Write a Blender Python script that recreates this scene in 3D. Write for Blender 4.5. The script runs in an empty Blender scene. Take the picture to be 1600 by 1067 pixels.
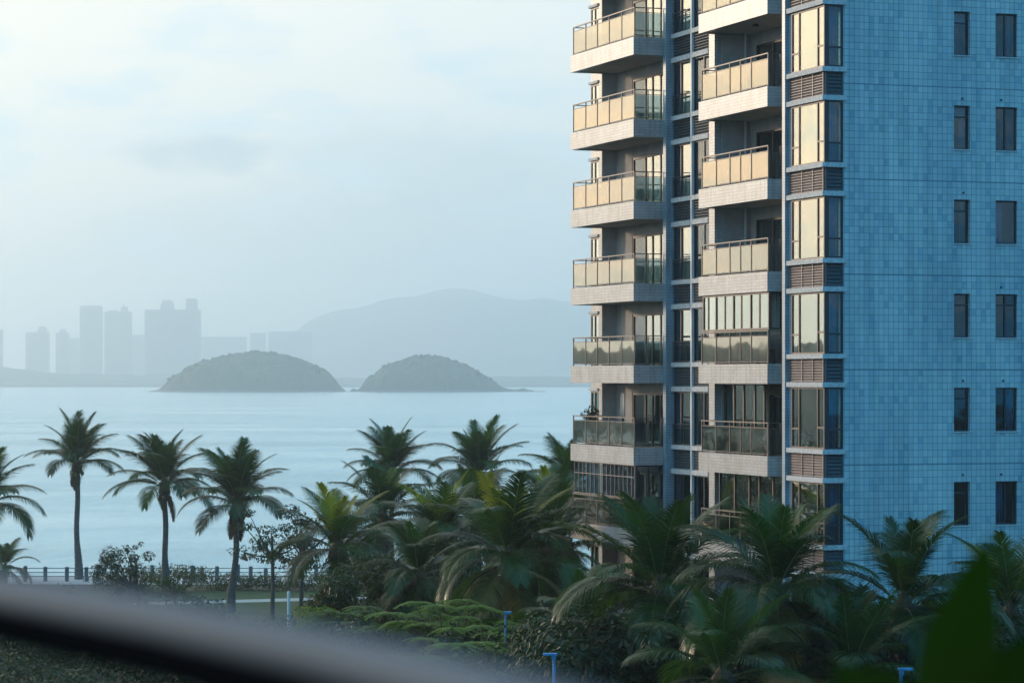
import bpy, math, random
from mathutils import Vector, noise
R = math.radians
S = bpy.context.scene
COL = S.collection
H = 13.0            # eye height above the ground
F = 4380.0          # focal length in photo pixels (1600 wide)
SEA = -1.5

# ---------------------------------------------------------------- camera
cd = bpy.data.cameras.new('camera')
cam = bpy.data.objects.new('camera', cd); COL.objects.link(cam)
cam.location = (0, 0, H); cam.rotation_euler = (R(90), 0, 0)
cd.sensor_width = 36; cd.lens = F / 1600 * 36; cd.shift_y = 56.5 / 1600
cd.clip_start = 0.05; cd.clip_end = 40000
cd.dof.use_dof = True; cd.dof.focus_distance = 105; cd.dof.aperture_fstop = 6.3
S.camera = cam

# ---------------------------------------------------------------- world / sun / exposure
SUN_AZ, SUN_EL = -52.0, 9.0      # azimuth from +Y (negative = left), elevation
sd = Vector((math.sin(R(SUN_AZ)) * math.cos(R(SUN_EL)), math.cos(R(SUN_AZ)) * math.cos(R(SUN_EL)), math.sin(R(SUN_EL))))
W = bpy.data.worlds.new('World'); S.world = W; W.use_nodes = True
nt = W.node_tree; nt.nodes.clear()

def N(nt, typ, **kw):
    n = nt.nodes.new(typ)
    for k, v in kw.items():
        if k.startswith('i_'):
            key = k[2:]
            key = int(key) if key.isdigit() else key.replace('_', ' ')
            n.inputs[key].default_value = v
        else:
            setattr(n, k, v)
    return n
def L(nt, a, b): nt.links.new(a, b)
def ramp(nt, fac, stops, interp='LINEAR'):
    r = nt.nodes.new('ShaderNodeValToRGB'); r.color_ramp.interpolation = interp
    e = r.color_ramp.elements
    while len(e) > 1: e.remove(e[-1])
    e[0].position = stops[0][0]; e[0].color = (*stops[0][1], 1)
    for p, c in stops[1:]:
        x = e.new(p); x.color = (*c, 1)
    if fac is not None: L(nt, fac, r.inputs[0])
    return r.outputs[0]
def mathn(nt, op, a, b=None, clamp=False):
    m = nt.nodes.new('ShaderNodeMath'); m.operation = op; m.use_clamp = clamp
    for i, x in enumerate((a, b)):
        if x is None: continue
        if isinstance(x, (int, float)): m.inputs[i].default_value = x
        else: L(nt, x, m.inputs[i])
    return m.outputs[0]
def mixc(nt, fac, a, b, mode='MIX'):
    m = nt.nodes.new('ShaderNodeMix'); m.data_type = 'RGBA'; m.blend_type = mode
    for sock, x in ((m.inputs[0], fac), (m.inputs[6], a), (m.inputs[7], b)):
        if isinstance(x, (int, float)): sock.default_value = x
        elif isinstance(x, (tuple, list)): sock.default_value = (*x[:3], 1)
        else: L(nt, x, sock)
    return m.outputs[2]

tc = N(nt, 'ShaderNodeTexCoord')
sep = N(nt, 'ShaderNodeSeparateXYZ'); L(nt, tc.outputs['Generated'], sep.inputs[0])
dot = N(nt, 'ShaderNodeVectorMath', operation='DOT_PRODUCT'); L(nt, tc.outputs['Generated'], dot.inputs[0])
sh = Vector((sd.x, sd.y, 0.10)).normalized()
dot.inputs[1].default_value = sh
c = dot.outputs['Value']                       # 1 towards the glow, -1 behind
# pale hazy sky towards the glow, deep blue behind

c01 = N(nt, 'ShaderNodeMapRange', i_1=-1.0, i_2=1.0); L(nt, c, c01.inputs[0])
base = ramp(nt, c01.outputs[0], [(0.0, (.010, .23, .49)), (0.40, (.025, .31, .60)), (0.66, (.22, .49, .66)),
                                 (0.80, (.52, .53, .515)), (0.90, (.59, .535, .48)), (0.965, (.86, .81, .70)), (1.0, (1.0, .91, .76))])
# lower band: bluer, dimmer haze bank away from the glow, warm near it
z = sep.outputs[2]
lowband = N(nt, 'ShaderNodeMapRange', i_1=0.0, i_2=0.15, interpolation_type='SMOOTHSTEP'); L(nt, z, lowband.inputs[0])
lowcol = ramp(nt, c01.outputs[0], [(0.0, (.02, .27, .52)), (0.55, (.14, .40, .60)), (0.80, (.31, .40, .44)),
                                   (0.88, (.44, .45, .44)), (0.95, (1.4, .76, .30)), (1.0, (2.6, 1.15, .30))])
sky1 = mixc(nt, lowband.outputs[0], lowcol, base)
# soft cloud banks
mp = N(nt, 'ShaderNodeMapping'); mp.inputs['Scale'].default_value = (20, 20, 62)
L(nt, tc.outputs['Generated'], mp.inputs[0])
no = N(nt, 'ShaderNodeTexNoise', i_Scale=1.0, i_Detail=5.0, i_Roughness=0.52); L(nt, mp.outputs[0], no.inputs['Vector'])
cm = N(nt, 'ShaderNodeMapRange', i_1=0.45, i_2=0.70, interpolation_type='SMOOTHSTEP'); L(nt, no.outputs[0], cm.inputs[0])
hb = ramp(nt, z, [(0.0, (.2,.2,.2)), (0.03, (1,1,1)), (0.09, (1,1,1)), (0.15, (.35,.35,.35)), (1, (.3,.3,.3))])
cf = mathn(nt, 'MULTIPLY', cm.outputs[0], hb)
cf = mathn(nt, 'MULTIPLY', cf, 1.0)
def smudge(x, z_, sx, sz, amt):       # one soft cloud bank in a given direction of the sky
    a = mathn(nt, 'MULTIPLY', mathn(nt, 'SUBTRACT', sep.outputs[0], x), 1/sx); b = mathn(nt, 'MULTIPLY', mathn(nt, 'SUBTRACT', z, z_), 1/sz)
    q = mathn(nt, 'ADD', mathn(nt, 'MULTIPLY', a, a), mathn(nt, 'MULTIPLY', b, b))
    q = mathn(nt, 'ADD', q, mathn(nt, 'MULTIPLY', mathn(nt, 'SUBTRACT', no2.outputs[0], .5), 2.6))
    m_ = N(nt, 'ShaderNodeMapRange', i_1=1.6, i_2=0.0, i_3=0.0, i_4=amt, interpolation_type='SMOOTHSTEP'); L(nt, q, m_.inputs[0])
    return mathn(nt, 'MULTIPLY', m_.outputs[0], mathn(nt, 'GREATER_THAN', sep.outputs[1], 0))
mp5 = N(nt, 'ShaderNodeMapping'); mp5.inputs['Scale'].default_value = (55, 55, 120); L(nt, tc.outputs['Generated'], mp5.inputs[0])
no2 = N(nt, 'ShaderNodeTexNoise', i_Scale=1.0, i_Detail=6.0, i_Roughness=0.55); L(nt, mp5.outputs[0], no2.inputs['Vector'])
sky1 = mixc(nt, smudge(-.109, .079, .026, .0075, .75), sky1, (.16, .27, .36))
sky1 = mixc(nt, smudge(-.030, .074, .055, .017, .45), sky1, (.20, .30, .38))
sky1 = mixc(nt, smudge(-.060, .050, .085, .014, .40), sky1, (.22, .32, .40))
sky2 = mixc(nt, cf, sky1, (.34, .45, .53))
ns = N(nt, 'ShaderNodeTexSky', sky_type='NISHITA', sun_disc=False, sun_elevation=R(SUN_EL), sun_rotation=R(SUN_AZ),
       air_density=1.5, dust_density=3.0, ozone_density=3.0)
bg1 = N(nt, 'ShaderNodeBackground', i_Strength=0.03); L(nt, ns.outputs[0], bg1.inputs[0])
bg2 = N(nt, 'ShaderNodeBackground', i_Strength=0.98); L(nt, sky2, bg2.inputs[0])
ad = N(nt, 'ShaderNodeAddShader'); L(nt, bg1.outputs[0], ad.inputs[0]); L(nt, bg2.outputs[0], ad.inputs[1])
wo = N(nt, 'ShaderNodeOutputWorld'); L(nt, ad.outputs[0], wo.inputs[0])

sl = bpy.data.lights.new('sun', 'SUN'); sl.energy = 1.5; sl.angle = R(6.0); sl.color = (1.0, .79, .58)
so = bpy.data.objects.new('sun', sl); COL.objects.link(so)
so.rotation_euler = (-sd).to_track_quat('-Z', 'Y').to_euler()
so.location = (-60, 40, 60)
S.view_settings.view_transform = 'Standard'; S.view_settings.look = 'None'
S.view_settings.exposure = 0.85; S.view_settings.gamma = 1
S.cycles.use_denoising = True
S.cycles.max_bounces = 6; S.cycles.transparent_max_bounces = 24
S.cycles.volume_bounces = 1; S.cycles.sample_clamp_indirect = 6
S.cycles.caustics_reflective = False; S.cycles.caustics_refractive = False

# ---------------------------------------------------------------- helpers
def at(px, py, D):
    """photo pixel + distance -> world point"""
    return Vector(((px - 800) * D / F, D, H + (590 - py) * D / F))

class MB:
    def __init__(s): s.v = []; s.f = []; s.m = []
    def box(s, x0, x1, y0, y1, z0, z1, mi=0):
        if x0 > x1: x0, x1 = x1, x0
        if y0 > y1: y0, y1 = y1, y0
        b = len(s.v)
        s.v += [(x0,y0,z0),(x1,y0,z0),(x1,y1,z0),(x0,y1,z0),(x0,y0,z1),(x1,y0,z1),(x1,y1,z1),(x0,y1,z1)]
        for q in ((0,3,2,1),(4,5,6,7),(0,1,5,4),(1,2,6,5),(2,3,7,6),(3,0,4,7)):
            s.f.append(tuple(b + i for i in q)); s.m.append(mi)
    def slat(s, x0, x1, y0, y1, z, t, tilt, axis):
        """a louvre blade: a thin slanted bar; axis 'v' runs along y, 'u' runs along x"""
        b = len(s.v)
        if axis == 'v':
            s.v += [(x0,y0,z-tilt),(x0,y1,z-tilt),(x1,y1,z+tilt),(x1,y0,z+tilt),(x0,y0,z-tilt+t),(x0,y1,z-tilt+t),(x1,y1,z+tilt+t),(x1,y0,z+tilt+t)]
        else:
            s.v += [(x0,y0,z-tilt),(x1,y0,z-tilt),(x1,y1,z+tilt),(x0,y1,z+tilt),(x0,y0,z-tilt+t),(x1,y0,z-tilt+t),(x1,y1,z+tilt+t),(x0,y1,z+tilt+t)]
        for q in ((0,3,2,1),(4,5,6,7),(0,1,5,4),(1,2,6,5),(2,3,7,6),(3,0,4,7)):
            s.f.append(tuple(b + i for i in q)); s.m.append(0)
    def tube(s, pts, rads, n=8, mi=0, cap=True):
        pts = [Vector(p) for p in pts]; b0 = len(s.v)
        for i, p in enumerate(pts):
            t = (pts[min(i+1, len(pts)-1)] - pts[max(i-1, 0)]).normalized()
            a = Vector((0,0,1)) if abs(t.z) < .9 else Vector((1,0,0))
            u = t.cross(a).normalized(); w = u.cross(t)
            r = rads[i] if isinstance(rads, (list, tuple)) else rads
            for k in range(n):
                an = 2*math.pi*k/n
                s.v.append(tuple(p + u*math.cos(an)*r + w*math.sin(an)*r))
        for i in range(len(pts)-1):
            for k in range(n):
                s.f.append((b0+i*n+k, b0+i*n+(k+1)%n, b0+(i+1)*n+(k+1)%n, b0+(i+1)*n+k)); s.m.append(mi)
        if cap:
            s.f.append(tuple(b0+k for k in range(n))[::-1]); s.m.append(mi)
            s.f.append(tuple(b0+(len(pts)-1)*n+k for k in range(n))); s.m.append(mi)
    def quad(s, a, b, c_, d, mi=0):
        i = len(s.v); s.v += [tuple(a), tuple(b), tuple(c_), tuple(d)]; s.f.append((i,i+1,i+2,i+3)); s.m.append(mi)
    def mesh(s, name, mats, smooth=False):
        me = bpy.data.meshes.new(name); me.from_pydata(s.v, [], s.f)
        for m in (mats if isinstance(mats, (list, tuple)) else [mats]): me.materials.append(m)
        me.polygons.foreach_set('material_index', s.m)
        if smooth: me.polygons.foreach_set('use_smooth', [True]*len(s.f))
        me.update(); return me
    def build(s, name, mats, parent=None, smooth=False):
        return link(name, s.mesh(name, mats, smooth), parent)

def link(name, me, parent=None):
    o = bpy.data.objects.new(name, me); COL.objects.link(o); o.parent = parent; return o
def empty(name, loc=(0,0,0), rz=0):
    o = bpy.data.objects.new(name, None); COL.objects.link(o); o.location = loc; o.rotation_euler = (0,0,rz)
    o.empty_display_size = .3; return o
def tag(o, label=None, cat=None, group=None, kind=None):
    for k, v in (('label', label), ('category', cat), ('group', group), ('kind', kind)):
        if v: o[k] = v
    return o

# ---------------------------------------------------------------- materials
def mat(name, colr, rough=.6, metal=0, bump=None, var=0, spec=.5, varscale=2.0):
    m = bpy.data.materials.new(name); m.use_nodes = True; t = m.node_tree
    p = t.nodes['Principled BSDF']
    p.inputs['Base Color'].default_value = (*colr, 1); p.inputs['Roughness'].default_value = rough
    p.inputs['Metallic'].default_value = metal; p.inputs['Specular IOR Level'].default_value = spec
    if var:
        co = N(t, 'ShaderNodeTexCoord'); n = N(t, 'ShaderNodeTexNoise', i_Scale=varscale, i_Detail=6.0); L(t, co.outputs['Object'], n.inputs['Vector'])
        d = tuple(x*(1-var) for x in colr); e = tuple(min(1, x*(1+var)) for x in colr)
        L(t, ramp(t, n.outputs[0], [(.3, d), (.7, e)]), p.inputs['Base Color'])
    if bump:
        co = N(t, 'ShaderNodeTexCoord'); n = N(t, 'ShaderNodeTexNoise', i_Scale=bump[0], i_Detail=4.0); L(t, co.outputs['Object'], n.inputs['Vector'])
        b = N(t, 'ShaderNodeBump', i_Strength=bump[1], i_Distance=bump[2]); L(t, n.outputs[0], b.inputs['Height']); L(t, b.outputs[0], p.inputs['Normal'])
    return m

def tile_mat(name, c1, c2, grout, bw, rh, mortar, patch=.5, rough=.35, joint=False, patchcols=None):
    m = bpy.data.materials.new(name); m.use_nodes = True; t = m.node_tree; p = t.nodes['Principled BSDF']
    co = N(t, 'ShaderNodeTexCoord'); s = N(t, 'ShaderNodeSeparateXYZ'); L(t, co.outputs['Object'], s.inputs[0])
    h = mathn(t, 'ADD', s.outputs[0], s.outputs[1])
    cv = N(t, 'ShaderNodeCombineXYZ'); L(t, h, cv.inputs[0]); L(t, s.outputs[2], cv.inputs[1])
    br = N(t, 'ShaderNodeTexBrick', offset=0.0 if patchcols else 0.5, squash=1.0)
    br.inputs['Scale'].default_value = 1; br.inputs['Mortar Size'].default_value = mortar
    br.inputs['Brick Width'].default_value = bw; br.inputs['Row Height'].default_value = rh
    br.inputs['Mortar Smooth'].default_value = .1; br.inputs['Bias'].default_value = 0
    br.inputs['Color1'].default_value = (*c1, 1); br.inputs['Color2'].default_value = (*c2, 1); br.inputs['Mortar'].default_value = (*grout, 1)
    L(t, cv.outputs[0], br.inputs['Vector'])
    colo = br.outputs['Color']
    if patchcols:
        for k, (pw, ph, amt, cc) in enumerate(patchcols):
            sn = N(t, 'ShaderNodeVectorMath', operation='SNAP'); sn.inputs[1].default_value = (pw, ph, 1)
            L(t, cv.outputs[0], sn.inputs[0])
            wn = N(t, 'ShaderNodeTexWhiteNoise'); wn.noise_dimensions = '3D'; L(t, sn.outputs[0], wn.inputs['Vector'])
            thr = mathn(t, 'GREATER_THAN', wn.outputs['Value'], 1 - amt)
            f = mathn(t, 'MULTIPLY', thr, patch)
            inv = mathn(t, 'SUBTRACT', 1.0, br.outputs['Fac']); f = mathn(t, 'MULTIPLY', f, inv)
            colo = mixc(t, f, colo, cc)
        # runoff stains and weathering, slow
        n2 = N(t, 'ShaderNodeTexNoise', i_Scale=1.0, i_Detail=5.0)
        mp2 = N(t, 'ShaderNodeMapping'); mp2.inputs['Scale'].default_value = (.55, .16, 1); L(t, cv.outputs[0], mp2.inputs[0]); L(t, mp2.outputs[0], n2.inputs['Vector'])
        colo = mixc(t, 1.0, colo, ramp(t, n2.outputs[0], [(.3, (.78,.83,.86)), (.7, (1.14,1.09,1.05))]), 'MULTIPLY')
        n4 = N(t, 'ShaderNodeTexNoise', i_Scale=1.0, i_Detail=4.0)
        mp4 = N(t, 'ShaderNodeMapping'); mp4.inputs['Scale'].default_value = (2.6, .16, 1); L(t, cv.outputs[0], mp4.inputs[0]); L(t, mp4.outputs[0], n4.inputs['Vector'])
        colo = mixc(t, 1.0, colo, ramp(t, n4.outputs[0], [(.36, (.80,.84,.86)), (.52, (1,1,1))]), 'MULTIPLY')
    else:
        n2 = N(t, 'ShaderNodeTexNoise', i_Scale=1.6, i_Detail=5.0); L(t, co.outputs['Object'], n2.inputs['Vector'])
        colo = mixc(t, 1.0, colo, ramp(t, n2.outputs[0], [(.3, (.84,.82,.80)), (.65, (1.08,1.08,1.08))]), 'MULTIPLY')
        # drip streaks under the coping
        n3 = N(t, 'ShaderNodeTexNoise', i_Scale=1.0, i_Detail=3.0)
        mp3 = N(t, 'ShaderNodeMapping'); mp3.inputs['Scale'].default_value = (7, .5, 1); L(t, cv.outputs[0], mp3.inputs[0]); L(t, mp3.outputs[0], n3.inputs['Vector'])
        colo = mixc(t, 1.0, colo, ramp(t, n3.outputs[0], [(.32, (.80,.77,.74)), (.5, (1,1,1))]), 'MULTIPLY')
    if joint:
        zz = mathn(t, 'SUBTRACT', s.outputs[2], H + 0.23); mo = mathn(t, 'FLOORED_MODULO', zz, 3.0)
        jl = mathn(t, 'LESS_THAN', mo, 0.028)
        colo = mixc(t, jl, colo, (.12, .21, .26))
    L(t, colo, p.inputs['Base Color']); p.inputs['Roughness'].default_value = rough
    b = N(t, 'ShaderNodeBump', i_Strength=.4, i_Distance=.004, invert=True); L(t, br.outputs['Fac'], b.inputs['Height']); L(t, b.outputs[0], p.inputs['Normal'])
    return m

def glass_mat(name, tint, f0, f1, rough=.02, refl=(1,1,1)):
    m = bpy.data.materials.new(name); m.use_nodes = True; t = m.node_tree; t.nodes.clear()
    tr = N(t, 'ShaderNodeBsdfTransparent'); tr.inputs[0].default_value = (*tint, 1)
    gl = N(t, 'ShaderNodeBsdfGlossy'); gl.inputs['Color'].default_value = (*refl, 1); gl.inputs['Roughness'].default_value = rough
    co = N(t, 'ShaderNodeTexCoord'); n = N(t, 'ShaderNodeTexNoise', i_Scale=.9, i_Detail=1.0); L(t, co.outputs['Object'], n.inputs['Vector'])
    b = N(t, 'ShaderNodeBump', i_Strength=.25, i_Distance=.02); L(t, n.outputs[0], b.inputs['Height']); L(t, b.outputs[0], gl.inputs['Normal'])
    lw = N(t, 'ShaderNodeLayerWeight', i_Blend=.5)
    f = mathn(t, 'MULTIPLY', lw.outputs['Facing'], lw.outputs['Facing']); f = mathn(t, 'MULTIPLY', f, f1); f = mathn(t, 'ADD', f, f0, True)
    mx = N(t, 'ShaderNodeMixShader'); L(t, f, mx.inputs[0]); L(t, tr.outputs[0], mx.inputs[1]); L(t, gl.outputs[0], mx.inputs[2])
    o = N(t, 'ShaderNodeOutputMaterial'); L(t, mx.outputs[0], o.inputs[0]); return m

def leaf_mat(name, dark, light, trans=.35, rough=.45, scale=.6):
    m = bpy.data.materials.new(name); m.use_nodes = True; t = m.node_tree; t.nodes.clear()
    co = N(t, 'ShaderNodeTexCoord'); n = N(t, 'ShaderNodeTexNoise', i_Scale=scale, i_Detail=3.0); L(t, co.outputs['Object'], n.inputs['Vector'])
    oi = N(t, 'ShaderNodeObjectInfo')
    ge = N(t, 'ShaderNodeNewGeometry')
    f = mathn(t, 'MULTIPLY', oi.outputs['Random'], .45); g = mathn(t, 'MULTIPLY', ge.outputs['Random Per Island'], .35)
    f = mathn(t, 'ADD', f, g); f = mathn(t, 'ADD', f, mathn(t, 'MULTIPLY_ADD', n.outputs[0], 1.0) if False else mathn(t, 'MULTIPLY', n.outputs[0], .5), True)
    colr = ramp(t, f, [(.2, dark), (.85, light)])
    p = N(t, 'ShaderNodeBsdfPrincipled'); L(t, colr, p.inputs['Base Color']); p.inputs['Roughness'].default_value = rough; p.inputs['Specular IOR Level'].default_value = .45
    tl = N(t, 'ShaderNodeBsdfTranslucent')
    L(t, mixc(t, 1.0, colr, (1.5, 1.35, .5), 'MULTIPLY'), tl.inputs[0])
    mx = N(t, 'ShaderNodeMixShader', i_0=trans); L(t, p.outputs[0], mx.inputs[1]); L(t, tl.outputs[0], mx.inputs[2])
    o = N(t, 'ShaderNodeOutputMaterial'); L(t, mx.outputs[0], o.inputs[0]); return m

M = {}
M['wall'] = tile_mat('mosaic_wall', (.42,.55,.58), (.53,.63,.63), (.15,.27,.32), .173, .214, .009, .62, .3, True,
                     [(.173, .214, .12, (.68,.77,.76)), (.173, .214, .16, (.20,.38,.48)), (.346, .214, .10, (.52,.64,.68)), (.346, .428, .08, (.26,.46,.55)), (.173, .428, .08, (.60,.68,.68))])
M['tile'] = tile_mat('white_tile', (.46,.455,.46), (.40,.39,.39), (.30,.28,.28), .42, .106, .010)
M['small_tile'] = tile_mat('pilaster_tile', (.26,.37,.45), (.31,.42,.50), (.16,.24,.30), .10, .10, .008)
M['ledge'] = mat('ledge_render', (.52,.53,.54), .7, bump=(60,.4,.01), var=.22, varscale=9)
M['soffit'] = mat('soffit_render', (.58,.50,.45), .85, var=.12)
M['inner'] = mat('recess_render', (.46,.42,.40), .85, var=.15)
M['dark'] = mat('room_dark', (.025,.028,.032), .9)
M['frame'] = mat('bronze_frame', (.060,.032,.025), .45, .1)
M['side_frame'] = mat('dark_frame', (.02,.035,.05), .4, .3)
M['rail_metal'] = mat('rail_metal', (.075,.055,.048), .45, .1)
M['louvre'] = mat('louvre_paint', (.24,.19,.18), .5, .2, var=.2)
M['dlouvre'] = mat('louvre_dark', (.05,.065,.08), .5, .2)
M['glass'] = glass_mat('window_glass', (.52,.68,.67), .05, .76, .02, (1,.97,.91))
M['panel'] = glass_mat('balustrade_glass', (.40,.50,.49), .04, .72, .03, (1,.91,.80))
M['side_glass'] = glass_mat('side_glass', (.60,.72,.78), .05, .6)
M['dim_glass'] = glass_mat('unlit_glass', (.62,.74,.80), .05, .16)
M['curtain_b'] = mat('blue_curtain', (.10,.30,.42), .9)
M['curtain_w'] = mat('pale_curtain', (.50,.46,.42), .9)
M['curtain_d'] = mat('grey_curtain', (.17,.16,.155), .9)
M['pipe'] = mat('white_pipe', (.6,.6,.6), .5)
M['blue'] = mat('blue_paint', (.03,.24,.50), .55, var=.3, varscale=4)
M['whitep'] = mat('white_paint', (.75,.77,.8), .5, var=.1)

# ================================================================ SETTING
def ground_mat():
    m = bpy.data.materials.new('ground_soil'); m.use_nodes = True; t = m.node_tree; p = t.nodes['Principled BSDF']
    ge = N(t, 'ShaderNodeNewGeometry'); n = N(t, 'ShaderNodeTexNoise', i_Scale=.12, i_Detail=8.0); L(t, ge.outputs['Position'], n.inputs['Vector'])
    L(t, ramp(t, n.outputs[0], [(.35, (.010,.018,.006)), (.55, (.018,.028,.009)), (.7, (.03,.03,.018))]), p.inputs['Base Color'])
    p.inputs['Roughness'].default_value = .95; return m
mb = MB()
ys = [(-600, 0), (60, 0), (150, 0), (184, 0), (186, -.4), (190, -1.9), (196, -4)]
for (a, za), (b, zb) in zip(ys, ys[1:]):
    mb.quad((-3000, a, za), (3000, a, za), (3000, b, zb), (-3000, b, zb))
tag(mb.build('ground', ground_mat()), kind='structure')

def water_mat():
    m = bpy.data.materials.new('sea_water'); m.use_nodes = True; t = m.node_tree; p = t.nodes['Principled BSDF']
    p.inputs['Base Color'].default_value = (.27,.56,.58,1); p.inputs['Roughness'].default_value = .16; p.inputs['IOR'].default_value = 1.75
    ge = N(t, 'ShaderNodeNewGeometry')
    mp = N(t, 'ShaderNodeMapping'); mp.inputs['Scale'].default_value = (.34, .14, 1); L(t, ge.outputs['Position'], mp.inputs[0])
    n = N(t, 'ShaderNodeTexNoise', i_Scale=1.0, i_Detail=9.0, i_Roughness=.72); L(t, mp.outputs[0], n.inputs['Vector'])
    b = N(t, 'ShaderNodeBump', i_Strength=1.0, i_Distance=2.6)
    mw = N(t, 'ShaderNodeMapping'); mw.inputs['Scale'].default_value = (.10, .045, 1); mw.inputs['Rotation'].default_value = (0, 0, .15); L(t, ge.outputs['Position'], mw.inputs[0])
    n5 = N(t, 'ShaderNodeTexNoise', i_Scale=1.0, i_Detail=4.0, i_Roughness=.6); L(t, mw.outputs[0], n5.inputs['Vector'])
    L(t, mathn(t, 'ADD', n.outputs[0], mathn(t, 'MULTIPLY', n5.outputs[0], 2.6)), b.inputs['Height'])
    mq = N(t, 'ShaderNodeMapping'); mq.inputs['Scale'].default_value = (.010, .022, 1); L(t, ge.outputs['Position'], mq.inputs[0])
    n2 = N(t, 'ShaderNodeTexNoise', i_Scale=1.0, i_Detail=7.0, i_Roughness=.65); L(t, mq.outputs[0], n2.inputs['Vector'])
    mr = N(t, 'ShaderNodeMapRange', i_1=.35, i_2=.65, i_3=.25, i_4=1.0); L(t, n2.outputs[0], mr.inputs[0]); L(t, mr.outputs[0], b.inputs['Strength']); L(t, b.outputs[0], p.inputs['Normal'])
    return m
mb = MB()
mb.quad((-9300, 180, SEA), (9300, 180, SEA), (9300, 11500, SEA), (-9300, 11500, SEA))
tag(mb.build('sea', water_mat()), kind='structure')

# lawn, path
mb = MB(); mb.quad((-40, 128, .004), (-2, 128, .004), (-2, 171, .004), (-40, 171, .004))
tag(mb.build('lawn', mat('lawn_grass', (.035,.065,.010), .95, var=.35, varscale=.8, bump=(30,.5,.03))), kind='structure')
mb = MB()
pp = [(-44,152.5),(-30,157),(-19,161),(-12,163.5),(-4,165),(4,168)]
for (x0,y0),(x1,y1) in zip(pp, pp[1:]):
    mb.quad((x0,y0,.008),(x1,y1,.008),(x1,y1+2.2,.008),(x0,y0+2.2,.008))
tag(mb.build('path', mat('path_paving', (.42,.40,.37), .9, var=.15)), kind='structure')

# islands
def interp(prof, x):
    if x <= prof[0][0]: return prof[0][1]
    for (a, ya), (b, yb) in zip(prof, prof[1:]):
        if x <= b: return ya + (yb-ya)*(x-a)/(b-a)
    return prof[-1][1]
def mound(name, prof, D, depth, amp, wl, nx, ny, material, base=SEA-1, seed=0, cluster=0):
    """profile in photo pixels at distance D -> a solid hill with its own depth"""
    mb = MB(); x0, x1 = prof[0][0], prof[-1][0]
    wx0, wx1 = (x0-800)*D/F, (x1-800)*D/F
    top = max(H + (590-y)*D/F for _, y in prof) - base
    for j in range(ny+1):
        tj = -1 + 2*j/ny
        for i in range(nx+1):
            px = x0 + (x1-x0)*i/nx; X = wx0 + (wx1-wx0)*i/nx
            h = H + (590 - interp(prof, px))*D/F - base
            dep = depth*(.25 + .75*min(1, h/top))
            k = math.sqrt(max(0, 1 - tj*tj))
            hh = h*k
            Y = D + tj*dep
            nn = noise.noise(Vector((X/wl+seed, Y/wl, 3.1))) + .6*noise.noise(Vector((X/wl*2.3, Y/wl*2.3+seed, 7)))
            hh += amp*nn*min(1, hh/(amp*4+.01))
            mb.v.append((X, Y, base + max(hh, 0)))
    for j in range(ny):
        for i in range(nx):
            a = j*(nx+1)+i; mb.f.append((a, a+1, a+nx+2, a+nx+1)); mb.m.append(0)
    rnd = random.Random(seed)
    for _ in range(cluster):                   # tree crowns breaking the outline
        px = x0 + (x1-x0)*rnd.uniform(.12, .88); h = H + (590-interp(prof, px))*D/F
        if h - SEA < 8: continue
        tj = rnd.uniform(-.5, .5); X = (px-800)*D/F; k = math.sqrt(1-tj*tj)
        r = rnd.uniform(1.4, 3.0); cz = base + (h-base)*k + r*.15; Y = D + tj*depth*.8
        b = len(mb.v); n1, n2 = 7, 4
        for a in range(n2+1):
            th = math.pi*a/n2
            for q in range(n1):
                ph = 2*math.pi*q/n1; rr = r*rnd.uniform(.75, 1.15)
                mb.v.append((X+rr*math.sin(th)*math.cos(ph), Y+rr*math.sin(th)*math.sin(ph), cz+rr*.8*math.cos(th)))
        for a in range(n2):
            for q in range(n1):
                mb.f.append((b+a*n1+q, b+(a+1)*n1+q, b+(a+1)*n1+(q+1)%n1, b+a*n1+(q+1)%n1)); mb.m.append(0)
    return mb.build(name, material)
def isle_mat():
    m = bpy.data.materials.new('island_wood'); m.use_nodes = True; t = m.node_tree; p = t.nodes['Principled BSDF']
    ge = N(t, 'ShaderNodeNewGeometry'); s = N(t, 'ShaderNodeSeparateXYZ'); L(t, ge.outputs['Position'], s.inputs[0])
    n = N(t, 'ShaderNodeTexNoise', i_Scale=.12, i_Detail=8.0); L(t, ge.outputs['Position'], n.inputs['Vector'])
    g = ramp(t, n.outputs[0], [(.3, (.02,.035,.015)), (.7, (.07,.085,.035))])
    r = ramp(t, n.outputs[0], [(.3, (.12,.11,.09)), (.7, (.25,.22,.19))])
    hz = mathn(t, 'ADD', s.outputs[2], mathn(t, 'MULTIPLY', n.outputs[0], 6.0))
    L(t, mixc(t, mathn(t, 'LESS_THAN', hz, 3.4), g, r), p.inputs['Base Color']); p.inputs['Roughness'].default_value = .95; return m
IM = isle_mat()
i1 = [(230,613),(236,610.5),(246,609),(252,607),(262,598),(276,587),(290,578),(320,564),(360,555),(402,550),(440,554),(480,566),(510,582),(527,597),(534,606),(541,611.5),(545,613)]
i2 = [(543,613),(548,610),(552,606.5),(556,609),(562,607),(575,592),(600,573),(625,564),(650,558),(672,556),(700,561),(730,573),(757,587),(775,598),(782,604),(795,607.5),(808,609),(818,606.5),(826,609.5),(838,611),(850,610.7),(856,613)]
tag(mound('island', i1, 2890, 90, 3.0, 11, 240, 50, IM, seed=1, cluster=110), 'larger domed wooded island left of its twin in the hazy bay', 'island', kind='structure')
tag(mound('island', i2, 2890, 70, 3.0, 11, 240, 50, IM, seed=5, cluster=90), 'smaller domed island with a low rocky spit on its right', 'island', kind='structure')

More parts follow.
